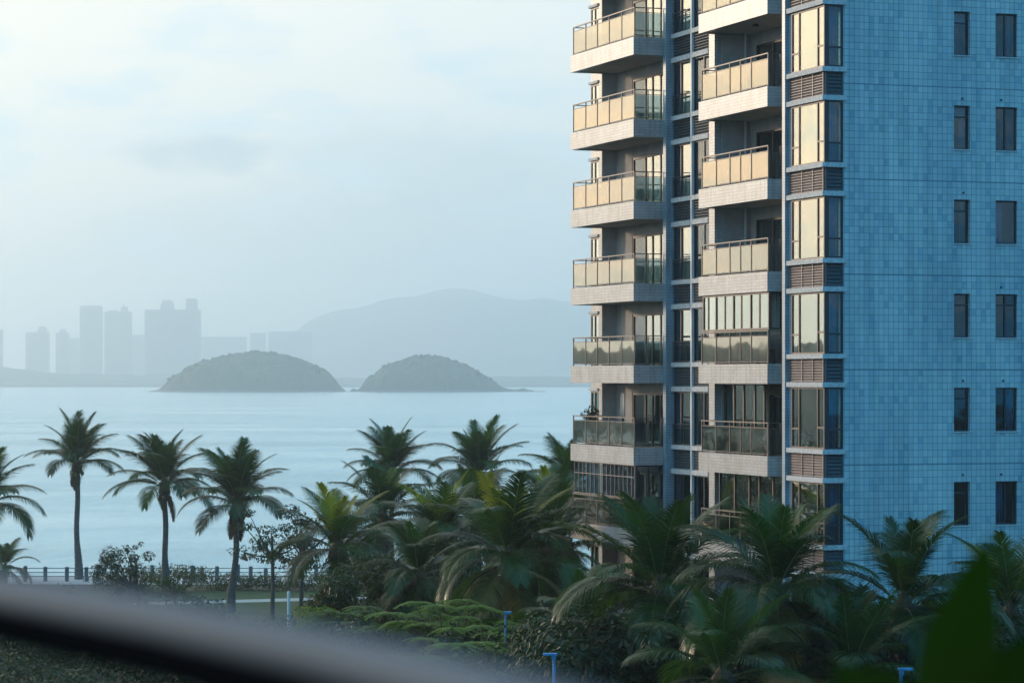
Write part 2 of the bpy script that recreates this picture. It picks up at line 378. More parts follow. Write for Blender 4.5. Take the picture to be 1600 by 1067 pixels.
# far land and hills
HM = mat('far_forest', (.045,.06,.04), .95, var=.3, varscale=.01)
mb = MB()
for (xa, xb, y0) in ((-9300, 9300, 4230),):
    xs = [xa + (xb-xa)*i/60 for i in range(61)]
    row = [y0 + 160*noise.noise(Vector((x/900, 1, 0))) for x in xs]
    for i in range(60):
        mb.quad((xs[i], row[i], SEA-.5), (xs[i+1], row[i+1], SEA-.5), (xs[i+1], row[i+1]+60, 1.5), (xs[i], row[i]+60, 1.5))
        mb.quad((xs[i], row[i]+60, 1.5), (xs[i+1], row[i+1]+60, 1.5), (xs[i+1], 11500, 2.5), (xs[i], 11500, 2.5))
tag(mb.build('far_shore', mat('shore_land', (.08,.09,.07), .95, var=.3, varscale=.01)), kind='structure')
tag(mound('hills', [(250,606),(330,590),(400,566),(450,530),(490,503),(530,490),(560,484),(600,473),(640,467),(680,460),(700,458),(740,460),(780,468),(815,474),(850,471),(880,478),(950,490),(1050,500),(1200,520),(1500,560),(1700,606)],
          10000, 1200, 26, 420, 260, 50, HM, seed=9), kind='structure')
tag(mound('wooded_shore', [(-1400,604),(-900,590),(-500,588),(-200,585),(-60,578),(10,574),(60,582),(140,586),(230,587),(300,585),(420,590),(600,592),(760,588),(900,590),(1100,604)],
          5600, 300, 6, 90, 260, 24, HM, seed=21), kind='structure')
# land to the left, seen in the reflections
mb = MB()
def ridge(mb, P0, P1, hgt, wid, n=60, m=10, seed=0):
    P0, P1 = Vector(P0), Vector(P1); d = (P1-P0); nrm = Vector((-d.y, d.x, 0)).normalized(); b = len(mb.v)
    for j in range(m+1):
        tj = -1+2*j/m
        for i in range(n+1):
            t = i/n; p = P0 + d*t + nrm*tj*wid
            e = math.sin(math.pi*t)**.5 if 0 < t < 1 else 0
            h = hgt*e*math.sqrt(max(0,1-tj*tj))*(.75+.5*noise.noise(Vector((p.x/900+seed, p.y/900, 0))))
            mb.v.append((p.x, p.y, -3 + h))
    for j in range(m):
        for i in range(n):
            a = b + j*(n+1)+i; mb.f.append((a, a+1, a+n+2, a+n+1)); mb.m.append(0)
ridge(mb, (-8600, 3300, 0), (-2900, 6900, 0), 105, 700, seed=3)
ridge(mb, (-950, 300, 0), (-230, 860, 0), 35, 70, seed=8)
tag(mb.build('headland', HM), kind='structure')

# ---------------------------------------------------------------- city across the bay
CM = mat('far_concrete', (.22,.23,.24), .8, var=.15, varscale=.03)
CW = mat('far_glass', (.05,.07,.08), .3)
def tower(px0, px1, ytop, D, label, depth=30, tops=(), floors=True):
    a, b = at(px0, ytop, D), at(px1, ytop, D); cx = (a.x+b.x)/2; w = (b.x-a.x)/2
    t = empty('tower_block', (cx, D, 0)); tag(t, label, 'skyscraper', 'towers across the bay')
    mb = MB(); mb.box(-w, w, 0, depth, 0, a.z); mb.build('facade', CM, t)
    wb = MB(); n = int(a.z/3.4); 
    for k in range(1, n):
        wb.box(-w*.94, w*.94, -.25, -.02, k*3.4, k*3.4+1.5)
    wb.build('window_bands', CW, t)
    for (q0, q1, yt, kind) in tops:
        c0, c1 = at(q0, yt, D), at(q1, yt, D); m2 = MB()
        if kind == 'dome':
            n = 6
            for k in range(n):
                f0 = math.cos(math.pi/2*k/n); hh = (c0.z-a.z)
                mid = (c0.x+c1.x)/2-cx; hw = (c1.x-c0.x)/2
                m2.box(mid-hw*(.55+.45*f0), mid+hw*(.55+.45*f0), 4+k*.3, depth-4-k*.3, a.z+hh*k/n, a.z+hh*(k+1)/n-(.01 if k<n-1 else 0))
        else:
            m2.box(c0.x-cx, c1.x-cx, 4, depth-4, a.z, c0.z)
            if kind == 'taper':
                m2.box((c0.x-cx)*.97+1, (c1.x-cx)-2, 6, depth-6, c0.z, c0.z+3)
        m2.build('roof_block', CM, t)
    return t
DC = 7300
tower(-22, 1.5, 515, DC-500, 'tower cut off by the left edge of the picture', tops=())
tower(40, 75, 519, DC, 'mid-height tower with a domed cap, left of the slim capped tower', tops=((58,72,510,'dome'),))
tower(87, 106, 520, DC, 'slim low tower with a small rounded cap', tops=((92,102,514,'dome'),))
tower(107, 123, 528, DC+600, 'low plain block squeezed against the left side of the flat-topped tower')
tower(124.5, 158, 479, DC-200, 'tall flat-topped tower with straight sides', tops=((126,157,477.5,'box'),))
tower(163, 204, 487, DC-150, 'tall tower with a stepped crown and little spire', tops=((170,184,485,'box'),(188,198,480,'box'),(191,192.5,476,'box')))
tower(205, 224, 523, DC+600, 'low block between the spired tower and the widest tower')
tower(226, 311, 484, DC-500, 'widest and highest twin-topped tower slab of the skyline', depth=45, tops=((250,270,469,'dome'),(290,306,468,'taper')))
tower(314, 384, 526, DC+900, 'long low block just right of the twin-topped slab')
tower(391, 414, 520, DC+700, 'narrow pale block rising behind the larger island')
tower(419, 487, 518.5, DC+700, 'broad pale block rightmost in the skyline', tops=((424,486,517.5,'box'),))

# ================================================================ APARTMENT TOWER
TH = math.atan2(.333, .943)
B = empty('apartment_building', (9.793, 87.9, 0), TH)
tag(B, 'tiled apartment tower with stacked balconies and bay windows beside the sea', 'apartment building')
Z = lambda r: H + r
FL = list(range(-1, 8))                    # floor index; slab bottom = eye + 11.8 - 3f
TOPZ = Z(17.6)

# side wall with window holes
u0, ue = .66, 13.0
holes = [(4.565, 5.144), (6.07, 6.88)]
mb = MB()
zs = []
for f in range(-2, 7):
    zs.append((Z(10.28-3*f), Z(11.68-3*f)))
zs = [q for q in zs if q[0] > 1 and q[1] < TOPZ]
zs.sort()
mb.box(u0, holes[0][0], 0, .35, -.5, TOPZ); mb.box(holes[0][1], holes[1][0], 0, .35, -.5, TOPZ); mb.box(holes[1][1], ue, 0.05, .35, -.5, TOPZ)
for h in holes:
    prev = -.5
    for a, b in zs:
        mb.box(h[0], h[1], 0, .35, prev, a); prev = b
    mb.box(h[0], h[1], 0, .35, prev, TOPZ)
mb.build('side_wall', M['wall'], B)
mb = MB()   # end walls, back wall and roof
mb.box(ue-.3, ue-.002, .36, 23.3, -.5, TOPZ); mb.box(2.6, ue-.31, 23.0, 23.3, -.5, TOPZ)
mb.build('rear_wall', M['wall'], B)
mb = MB()
mb.box(.0, ue, .0, 23.3, TOPZ+.005, TOPZ+.35); mb.box(.0, ue, .0, .25, TOPZ+.35, TOPZ+1.3); mb.box(.0, .25, .25, 23.3, TOPZ+.35, TOPZ+1.3)
mb.build('roof', M['ledge'], B)
# dark interior core (rooms)
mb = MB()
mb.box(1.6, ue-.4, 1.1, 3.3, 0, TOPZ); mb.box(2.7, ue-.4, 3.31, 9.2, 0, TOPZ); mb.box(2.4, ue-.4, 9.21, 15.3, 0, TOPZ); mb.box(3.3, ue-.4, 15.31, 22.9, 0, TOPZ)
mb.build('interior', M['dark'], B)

def win_frame(mb, axis, p, a0, a1, z0, z1, w=.05, d=.07, muls=(), trans=()):
    """frame around an opening: axis 'u' = opening lies in plane v=p and runs along u; 'v' = plane u=p"""
    def bx(s0, s1, q0, q1):
        if axis == 'u': mb.box(s0, s1, p, p+d, q0, q1)
        else: mb.box(p, p+d, s0, s1, q0, q1)
    bx(a0, a0+w, z0, z1); bx(a1-w, a1, z0, z1)
    bx(a0+w, a1-w, z0, z0+w); bx(a0+w, a1-w, z1-w, z1)
    for m in muls: bx(m-w/2, m+w/2, z0+w, z1-w)
    for (s0, s1, zz) in trans: bx(s0, s1, zz-w/2, zz+w/2)
def pane(axis, p, a0, a1, z0, z1, material, parent, t=.01, name='pane'):
    mb = MB()
    if axis == 'u': mb.box(a0, a1, p, p+t, z0, z1)
    else: mb.box(p, p+t, a0, a1, z0, z1)
    return mb.build(name, material, parent)
def curtain(axis, p, a0, a1, z0, z1, material, parent, amp=.035, wl=.16, seed=0, name='curtain'):
    mb = MB(); n = max(8, int((a1-a0)/wl*8)); r = random.Random(seed)
    ph = r.uniform(0, 6)
    for i in range(n+1):
        s = a0 + (a1-a0)*i/n
        o = amp*math.sin(2*math.pi*s/wl+ph) + amp*.4*math.sin(2*math.pi*s/wl*.37+ph*2)
        for zz in (z0, z1):
            for th in (0, .008):
                mb.v.append((s, p+o+th, zz) if axis == 'u' else (p+o+th, s, zz))
    for i in range(n):
        a = 4*i; b = a+4
        for q in ((a,b,b+2,a+2),(a+1,a+3,b+3,b+1),(a+2,b+2,b+3,a+3),(a,a+1,b+1,b)):
            mb.f.append(q); mb.m.append(0)
    return mb.build(name, material, parent, smooth=True)

# small dark side windows
rng = random.Random(4)
for ci, h in enumerate(holes):
    for k, (a, b) in enumerate(zs):
        f = MB(); wide = ci == 1
        style = rng.choice([0, 1, 2]) if wide else rng.choice([0, 1])
        mul = [(h[0]+h[1])/2] if (wide and style) else []
        tr = [(h[0]+.05, h[1]-.05, b-.36)] if style != 2 and not (wide and style == 0) else []
        win_frame(f, 'u', .13, h[0], h[1], a, b, .05, .07, mul, tr)
        fo = f.build('window', M['side_frame'], B)
        pane('u', .16, h[0]+.05, h[1]-.05, a+.05, b-.05, M['dim_glass'], fo)
        s = MB(); s.box(h[0]-.03, h[1]+.03, -.035, .128, a-.035, a+.004); s.build('sill', M['ledge'], fo)
        if rng.random() < .7:
            x = h[0]+.06 + (.0 if rng.random() < .5 else (h[1]-h[0])*.5)
            curtain('u', .30, x, x+(h[1]-h[0])*.42, a+.05, b-.05, M['curtain_b'] if rng.random()<.6 else M['curtain_d'], fo, .02, .09, k)
        if rng.random() < .5 and not wide:
            bl = MB(); bl.box(h[0]+.05, h[1]-.05, .25, .262, b-.42, b-.05); bl.build('blind', M['curtain_w'], fo)
        # vent hole above
        v = MB(); vu = h[0] + (.35 if not wide else .22) + rng.uniform(-.06, .06)
        v.tube([(vu, -.025, b+.22), (vu, .02, b+.22)], .035, 8); v.build('vent_cap', M['pipe'] if rng.random()<.3 else M['side_frame'], B)

# ledges, louvres and bay windows
for f in range(-2, 8):
    zb = Z(9.75-3*f)                       # window bottom = sill top
    if zb - 1.05 < 0: continue
    if zb > TOPZ: continue
    led = MB()
    led.box(-.10, .30, -.09, 2.615, zb-.15, zb); led.box(.30, .74, -.09, .28, zb-.15, zb)
    led.box(-.10, .30, -.09, 2.615, zb-1.05, zb-.893); led.box(.30, .74, -.09, .28, zb-1.05, zb-.893)
    led.build('ledge', M['ledge'], B)
    lv = MB(); z0, z1 = zb-.893, zb-.15
    for k in range(8):
        zz = z0 + .05 + k*(z1-z0-.04)/8
        lv.slat(.0, .05, .10, 2.56, zz, .018, .03, 'v')
    for q in (.08, .82, 1.62, 2.54): lv.box(-.012, .058, q-.02, q+.02, z0, z1)
    lo = lv.build('louvre', M['louvre'], B)
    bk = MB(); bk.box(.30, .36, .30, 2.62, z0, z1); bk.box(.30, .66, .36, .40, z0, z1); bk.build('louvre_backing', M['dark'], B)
    lv = MB()
    for k in range(6):
        zz = z0 + .06 + k*(z1-z0-.04)/6
        lv.slat(.10, .60, .0, .05, zz, .03, .045, 'u')
    lv.box(.03, .10, -.012, .06, z0, z1); lv.box(.60, .66, -.012, .06, z0, z1)
    lv.build('louvre', M['dlouvre'], B)
    if f < -1: continue
    # bay glazing; near corner at v=0 (x=1288), far end v=2.62
    w0, w1 = zb, zb+1.95
    if w1 > TOPZ: w1 = TOPZ
    m1, m2 = .50+.05, 1.92
    fr = MB(); win_frame(fr, 'v', .0, .0, 2.42, w0, w1, .055, .08, [.50, 1.86], [(.055, .473, w0+.68), (1.887, 2.365, w0+.62)])
    bw = fr.build('bay_window', M['frame'], B)
    pane('v', .03, .06, 2.36, w0+.06, w1-.06, M['glass'], bw)
    fr = MB(); fr.box(.0805, .10, .0, .055, w0, w1); win_frame(fr, 'u', .0, .10, .655, w0, w1, .06, .08, [], [(.16, .595, w0+.62)])
    sw = fr.build('bay_side_window', M['side_frame'], B)
    pane('u', .03, .16, .595, w0+.06, w1-.06, M['side_glass'], sw)
    r = random.Random(f+10)
    curtain('u', .22, .14, .50+.1*r.random(), w0+.02, w1-.04, M['curtain_b'], sw, .03, .11, f)
    if f in (5, 6, 3, 1):
        curtain('v', .35, .55+.3*r.random(), 1.3+.8*r.random(), w0+.02, w1-.03, M['curtain_w'], bw, .04, .18, f)
    b2 = MB(); b2.box(.0, .25, 2.425, 2.62, w0, w1); b2.build('bay_jamb', M['small_tile'], B)

# fin, columns, party walls
mb = MB(); mb.box(-.13, .50, 2.625, 2.85, -.2, TOPZ); mb.build('fin_wall', M['small_tile'], B)
mb = MB(); mb.box(.15, 2.7, 2.855, 3.385, -.2, TOPZ); mb.build('party_wall', M['inner'], B)
mb = MB(); mb.box(.20, 2.6, 9.035, 9.52, -.2, TOPZ); mb.build('column', M['tile'], B)
mb = MB(); mb.box(.98, 3.2, 15.27, 15.54, -.2, TOPZ); mb.build('pilaster', M['small_tile'], B)
mb = MB(); mb.box(1.10, 3.2, 22.035, 22.35, -.2, TOPZ); mb.build('column', M['tile'], B)
mb = MB(); mb.box(1.30, 1.6, 9.525, 11.9, -.2, TOPZ); mb.build('recess_wall', M['inner'], B)
mb = MB(); mb.box(1.20, 1.30, 13.40, 13.50, -.2, TOPZ); mb.build('mullion_post', M['whitep'], B)

# recessed window strip between the balconies
for f in range(-2, 8):
    zb = Z(9.55-3*f)
    if zb-1.05 < 0 or zb > TOPZ: continue
    led = MB()
    for (a, b) in ((11.9, 13.395), (13.505, 15.265)):
        led.box(1.18, 1.5, a, b, zb-.16, zb); led.box(1.18, 1.5, a, b, zb-1.05, zb-.87)
    led.build('ledge', M['ledge'], B)
    lv = MB(); z0, z1 = zb-.87, zb-.16
    for k in range(7):
        zz = z0+.05+k*(z1-z0)/7
        lv.slat(1.27, 1.33, 11.92, 13.38, zz, .015, .035, 'v'); lv.slat(1.27, 1.33, 13.52, 15.25, zz, .015, .035, 'v')
    lv.build('louvre', M['dlouvre'], B)
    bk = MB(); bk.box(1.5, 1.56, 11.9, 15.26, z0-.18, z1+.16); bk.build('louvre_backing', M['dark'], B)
    if f < -1: continue
    w1 = min(zb+1.95, TOPZ-.01)
    fr = MB(); win_frame(fr, 'v', 1.30, 11.92, 13.39, zb, w1, .05, .07, [12.5], [])
    wo_ = fr.build('strip_window', M['side_frame'], B); pane('v', 1.33, 11.97, 13.34, zb+.05, w1-.05, M['dim_glass'], wo_)
    fr = MB(); win_frame(fr, 'v', 1.30, 13.51, 15.26, zb, w1, .06, .07, [14.62], [])
    wo_ = fr.build('strip_window', M['frame'], B); pane('v', 1.33, 13.57, 14.59, zb+.05, w1-.05, M['glass'], wo_)
    pane('v', 1.33, 14.65, 15.20, zb+.05, w1-.05, M['dim_glass'], wo_)
    g = MB(); g.tube([(1.24, 13.52, zb+.75), (1.24, 15.25, zb+.75)], .018, 6); g.tube([(1.24, 13.52, zb+.62), (1.24, 15.25, zb+.62)], .012, 6)
    for q in (13.55, 14.0, 14.5, 15.2): g.tube([(1.24, q, zb), (1.24, q, zb+.75)], .014, 6)
    g.build('window_guard', M['side_frame'], wo_)
    if f % 2 == 0: curtain('v', 1.50, 13.7, 14.3, zb+.1, w1-.1, M['curtain_w'], wo_, .03, .15, f)

# end strip beyond the left balcony
for f in range(-2, 8):
    zb = Z(9.35-3*f)
    if zb-1.0 < 0 or zb > TOPZ: continue
    led = MB(); led.box(1.0, 1.5, 22.36, 23.42, zb-.12, zb); led.box(1.04, 1.5, 22.36, 23.36, zb-.86, zb-.76); led.build('ledge', M['ledge'], B)
    w = MB(); w.box(1.14, 1.4, 22.36, 23.30, zb-.76, zb-.12); w.build('spandrel', M['tile'], B)
    w1 = min(zb+2.13, TOPZ-.01)
    fr = MB(); win_frame(fr, 'v', 1.12, 22.36, 23.28, zb, w1, .07, .07, [22.85], [(22.43, 23.21, zb+1.2)])
    wo_ = fr.build('end_window', M['frame'], B); pane('v', 1.15, 22.43, 23.21, zb+.07, w1-.07, M['glass'], wo_)
mb = MB(); mb.box(1.42, 2.55, 23.0, 23.295, -.2, TOPZ); mb.build('rear_wall', M['wall'], B)

# balconies
def railing(parent, uf, v0, v1, z, cuts, far_u, near_u):
    """handrail, posts and glass panels: front (plane u=uf+.07) and both ends"""
    u = uf+.07; ht = 1.10
    fr = MB()
    a, b = v0+.07, v1-.15
    fr.box(u-.03, u+.03, a-.03, b+.03, z+ht-.04, z+ht)                     # handrail
    fr.box(u-.012, u+.012, a, b, z+.90, z+.925); fr.box(u-.012, u+.012, a, b, z+.05, z+.075)
    ps = [a + (b-a)*q for q in cuts]
    for q in ps: fr.box(u-.022, u+.022, q-.02, q+.02, z, z+ht-.041)
    fr.box(u+.031, near_u, a-.025, a+.025, z+ht-.036, z+ht-.004); fr.box(u+.013, near_u, a-.01, a+.01, z+.90, z+.92); fr.box(u+.013, near_u, a-.01, a+.01, z+.05, z+.07)
    n = max(1, int((near_u-u)/.42))
    for k in range(1, n+1):
        q = u + (near_u-u-.03)*k/n; fr.box(q-.015, q+.015, a-.014, a+.014, z, z+ht-.037)
    if far_u > u+.1:
        fr.box(u+.031, far_u, b-.025, b+.025, z+ht-.036, z+ht-.004); fr.box(u+.013, far_u, b-.01, b+.01, z+.90, z+.92)
        fr.box(u+.013, far_u, b-.01, b+.01, z+.05, z+.07)
    ro = fr.build('railing', M['rail_metal'], parent)
    for q0, q1 in zip(ps, ps[1:]):
        pane('v', u-.006, q0+.03, q1-.03, z+.085, z+.895, M['panel'], parent, .012, 'glass_panel')
    pane('u', a-.006, u+.04, near_u-.03, z+.085, z+.885, M['side_glass'], parent, .012, 'side_panel')
    if far_u > u+.1: pane('u', b-.006, u+.04, far_u-.03, z+.085, z+.885, M['panel'], parent, .012, 'side_panel')

def sliding(parent_u, v0, v1, z0, z1, muls, nm, gm, cur=None, last=None):
    fr = MB(); win_frame(fr, 'v', parent_u, v0, v1, z0, z1, .07, .08, muls, [])
    o = fr.build(nm, M['frame'], B)
    es = [v0] + list(muls) + [v1]
    for k, (a, b) in enumerate(zip(es, es[1:])):
        pane('v', parent_u+.03+.002*k, a+.05, b-.05, z0+.07, z1-.07, last if (last and b == v1) else gm, o)
    if cur:
        for (a, b, cmat) in cur: curtain('v', parent_u+.28, a, b, z0+.05, z1-.06, M[cmat], o, .05, .22, int(a*10))
    return o

for f in FL:
    zbot = Z(11.8-3*f); ztop = zbot+.65
    if ztop > TOPZ: continue
    # ---- left balcony
    mb = MB(); mb.box(-.20, .0, 15.50, 22.03, zbot, ztop); mb.box(.0, .975, 15.50, 15.70, zbot, ztop); mb.box(.0, 1.095, 21.85, 22.03, zbot, ztop)
    bal = mb.build('balcony', M['tile'], B)
    mb = MB(); mb.box(.003, .977, 15.703, 21.847, zbot+.04, ztop-.1); mb.box(.98, 2.2, 15.545, 22.03, zbot+.04, ztop-.1); mb.build('balcony_floor', M['soffit'], bal)
    railing(bal, -.20, 15.50, 22.03, ztop, [0, .20, .40, .595, .79, 1.0][::1], 1.08, .96)
    # room opening between this slab's top and the slab above
    fz = ztop-.1; cz = min(zbot+3+.04, TOPZ)
    if cz - fz > 1:
        w = MB(); w.box(1.70, 2.5, 20.36, 22.03, fz, cz); w.box(1.70, 2.5, 15.55, 20.355, cz-.42, cz); w.box(1.103, 1.698, 22.0, 22.032, ztop+.002, zbot+2.998); w.build('door_wall', M['inner'], B)
        cur = [(16.2, 17.2, 'curtain_w')] if f in (1, 2, 4) else ([(18.2, 19.9, 'curtain_d')] if f in (5,) else [])
        sliding(1.72, 15.56, 20.35, fz, cz-.425, [16.7, 17.6, 18.4, 19.1], 'sliding_door', M['glass'], cur, M['dim_glass'])
    # ---- right balcony
    mb = MB(); mb.box(-.40, -.20, 3.39, 9.03, zbot, ztop); mb.box(-.20, .145, 3.39, 3.59, zbot, ztop); mb.box(-.20, .195, 8.83, 9.03, zbot, ztop)
    bal2 = mb.build('balcony', M['tile'], B)
    mb = MB(); mb.box(-.197, 1.6, 3.593, 8.827, zbot+.04, ztop-.1); mb.build('balcony_floor', M['soffit'], bal2)
    railing(bal2, -.40, 3.39, 9.03, ztop, [0, .245, .405, .565, .775, 1.0], .15, .13)
    if cz - fz > 1:
        w = MB(); w.box(1.53, 1.8, 8.54, 9.03, fz, cz); w.box(1.53, 1.8, 3.39, 8.535, cz-.42, cz)
        w.box(.45, 1.528, 9.0, 9.032, ztop+.002, zbot+2.998); w.build('door_wall', M['inner'], B)
        if f == 4:      # enclosed with frosted windows on the railing line
            fr = MB(); win_frame(fr, 'v', -.30, 3.50, 8.90, ztop+1.12, cz-.05, .06, .06, [4.25, 4.95, 5.70, 6.35, 7.05, 7.80, 8.45], [])
            eo = fr.build('balcony_window', M['frame'], bal2)
            for k, (a, b) in enumerate(zip([3.5,4.25,4.95,5.7,6.35,7.05,7.8,8.45],[4.25,4.95,5.7,6.35,7.05,7.8,8.45,8.9])):
                pane('v', -.28+.012*(k%2), a+.04, b-.04, ztop+1.18, cz-.11, M['glass'], eo)
            fr = MB(); win_frame(fr, 'u', 3.50, -.24, .14, ztop+1.12, cz-.05, .05, .06, [], []); e2 = fr.build('balcony_window', M['side_frame'], bal2)
            pane('u', 3.52, -.19, .10, ztop+1.16, cz-.1, M['dim_glass'], e2)
            curtain('v', .25, 3.7, 8.6, fz+.6, cz-.1, M['curtain_w'], eo, .06, .35, 3)
        if f in (5, 6):
            v0 = 5.6 if f == 5 else 3.5
            sliding(.30 if f == 6 else .5, v0, 8.9, fz, cz-.02, [6.4, 7.3, 8.1] if f == 5 else [4.5, 5.6, 6.4, 7.6], 'inner_glazing', M['glass'],
                    [(6.6, 8.3, 'curtain_d')] if f == 6 else [(5.8, 7.0, 'curtain_w')])
        sliding(1.55, 3.40, 8.53, fz, cz-.425, [4.6, 5.9, 7.2], 'sliding_door', M['glass'] if f != 2 else M['dim_glass'], [(3.6, 4.4, 'curtain_w')] if f in (0, 1, 3) else [])
        p = MB(); p.tube([(1.30, 8.88, fz), (1.30, 8.88, cz-.01)], .045, 8); p.build('drain_pipe', M['pipe'], B)
    if f == 6:          # enclosed lower left balcony: thin-barred glazing above the railing
        fr = MB(); vs = [15.9+.42*k for k in range(15)]
        win_frame(fr, 'v', -.12, 15.62, 21.85, ztop+1.12, cz-.05, .022, .04, vs[:14], [(15.66, 21.8, ztop+1.9)])
        eo = fr.build('balcony_window', M['louvre'], bal)
        pane('v', -.10, 15.67, 21.80, ztop+1.17, cz-.10, M['dim_glass'], eo)
        curtain('v', .15, 15.8, 19.4, fz+.4, cz-.1, M['curtain_d'], eo, .07, .30, 1)
        curtain('v', .15, 20.0, 21.3, fz+.4, cz-.1, M['curtain_w'], eo, .07, .40, 2)
        fr = MB(); win_frame(fr, 'u', 15.62, -.07, .94, ztop+1.12, cz-.05, .05, .05, [.45], []); e2 = fr.build('balcony_window', M['side_frame'], bal)
        pane('u', 15.64, -.02, .90, ztop+1.17, cz-.1, M['dim_glass'], e2)
for (uu, vv) in ((.2, 19.6), (.2, 20.0)):
    p = MB(); p.tube([(uu, vv, -.2), (uu, vv, Z(-9.25))], .12, 10); p.build('podium_column', M['pipe'], B, True)
for f in (0, 3):        # ceiling lamps on the soffits
    p = MB(); p.tube([(.45, 6.2, Z(11.8-3*f)+.03), (.45, 6.2, Z(11.8-3*f)-.05)], .12, 12); p.build('ceiling_lamp', M['side_frame'], B)

def bworld(u, v, z): 
    ct, st = math.cos(TH), math.sin(TH); return Vector((9.793 + u*ct - v*st, 87.9 + u*st + v*ct, z))

# ================================================================ VEGETATION
FM = leaf_mat('palm_leaf', (.003,.014,.007), (.030,.088,.014), .42, .32, .5)
FY = leaf_mat('young_palm_leaf', (.05,.095,.010), (.20,.24,.025), .55, .4, .5)
FD = leaf_mat('old_palm_leaf', (.02,.035,.010), (.11,.11,.02), .4, .5, .8)
RM = mat('rachis', (.14,.15,.05), .5)
BARK = mat('palm_bark', (.11,.095,.085), .9, bump=(14,.6,.05), var=.35, varscale=5)
BARK2 = mat('tree_bark', (.07,.06,.05), .9, var=.3, varscale=6)
HUSK = mat('fibre_husk', (.09,.06,.035), .95, var=.4, varscale=9)
NUT = mat('coconut_skin', (.13,.12,.03), .5, var=.3, varscale=3)
NUTO = mat('ripe_coconut_skin', (.42,.17,.03), .5, var=.2, varscale=3)

def frond_mesh(e0, bend, Lr, seed, mats, hang=0):
    """a pinnate coconut frond growing from the origin in the +X / Z plane"""
    r = random.Random(seed); mb = MB(); n = 26; P = [Vector((0,0,0))]; T = []
    side = r.uniform(-.14, .14)
    for i in range(n):
        s = i/n; e = e0 - bend*(s**1.35); yaw = side*s*2
        d = Vector((math.cos(e)*math.cos(yaw), math.cos(e)*math.sin(yaw), math.sin(e)))
        T.append(d); P.append(P[-1] + d*Lr/n)
    T.append(T[-1])
    mb.tube(P[::2] + [P[-1]], [.030*(1-.85*i/14) for i in range(len(P[::2])+1)], 4, 1, False)
    m = 88
    for k in range(m):
        s = .14 + .86*(k+.5)/m
        q = s*n; i = int(q); fr = q - i; p = P[i].lerp(P[min(i+1, n)], fr); t = T[min(i, n)]
        prof = min(1, (s-.08)/.25)**.7 * (1 - .72*max(0, (s-.45)/.55)**1.6)
        ln0 = (1.05+.28*hang)*prof*Lr/3.6
        lat = t.cross(Vector((0,0,1)))
        if lat.length < .15: lat = Vector((0,-1,0))
        lat.normalize(); up = lat.cross(t).normalized()
        for sg in (-1, 1):
            if r.random() < .05: continue
            ln = ln0*r.uniform(.85, 1.1)
            d = (lat*sg*(1-.35*s) + t*(.34+.75*s) + up*(.22-.15*s) + Vector((r.uniform(-.05,.05), r.uniform(-.05,.05), r.uniform(-.05,.05)))).normalized()
            pts = [p + up*.01]; dd = d.copy(); sg_n = 3
            for j in range(sg_n):
                pts.append(pts[-1] + dd*ln/sg_n); dd = (dd + Vector((0,0,-1))*(.14+.08*j + hang*(.22+.10*j) + r.uniform(0,.07))).normalized()
            w = .020*r.uniform(.8, 1.2)
            wd = t.cross(d).cross(d).normalized(); wd = (t - d*t.dot(d)).normalized()
            ws = [w*.7, w, w*.72, .002]
            b = len(mb.v)
            for pt, ww in zip(pts, ws): mb.v += [tuple(pt+wd*ww), tuple(pt-wd*ww)]
            for j in range(sg_n): mb.f.append((b+2*j, b+2*j+1, b+2*j+3, b+2*j+2)); mb.m.append(0)
    return mb.mesh('frond', mats, False)

FV = {}
cls = [(84, 34), (72, 48), (58, 62), (42, 76), (26, 84), (8, 82), (-14, 68), (-38, 46)]
for ci, (e0, bd) in enumerate(cls):
    FV[ci] = [frond_mesh(R(e0 + j*3 - 3), R(bd + (j-1)*10), 3.6, ci*10+j, [FD if ci >= 6 and j == 0 else FM, RM], min(1, ci/4)) for j in range(3)]
YV = [frond_mesh(R(80), R(28), 3.4, 77, [FY, RM]), frond_mesh(R(66), R(44), 3.5, 78, [FY, RM])]
DV = frond_mesh(R(-62), R(24), 2.3, 79, [HUSK, HUSK])

def nut_mesh(m):
    mb = MB(); n1, n2 = 8, 6
    for a in range(n2+1):
        th = math.pi*a/n2
        for q in range(n1):
            ph = 2*math.pi*q/n1; mb.v.append((.12*math.sin(th)*math.cos(ph), .12*math.sin(th)*math.sin(ph), .16*math.cos(th)))
    for a in range(n2):
        for q in range(n1): mb.f.append((a*n1+q, (a+1)*n1+q, (a+1)*n1+(q+1)%n1, a*n1+(q+1)%n1)); mb.m.append(0)
    return mb.mesh('coconut', m, True)
NM, NMO = nut_mesh(NUT), nut_mesh(NUTO)

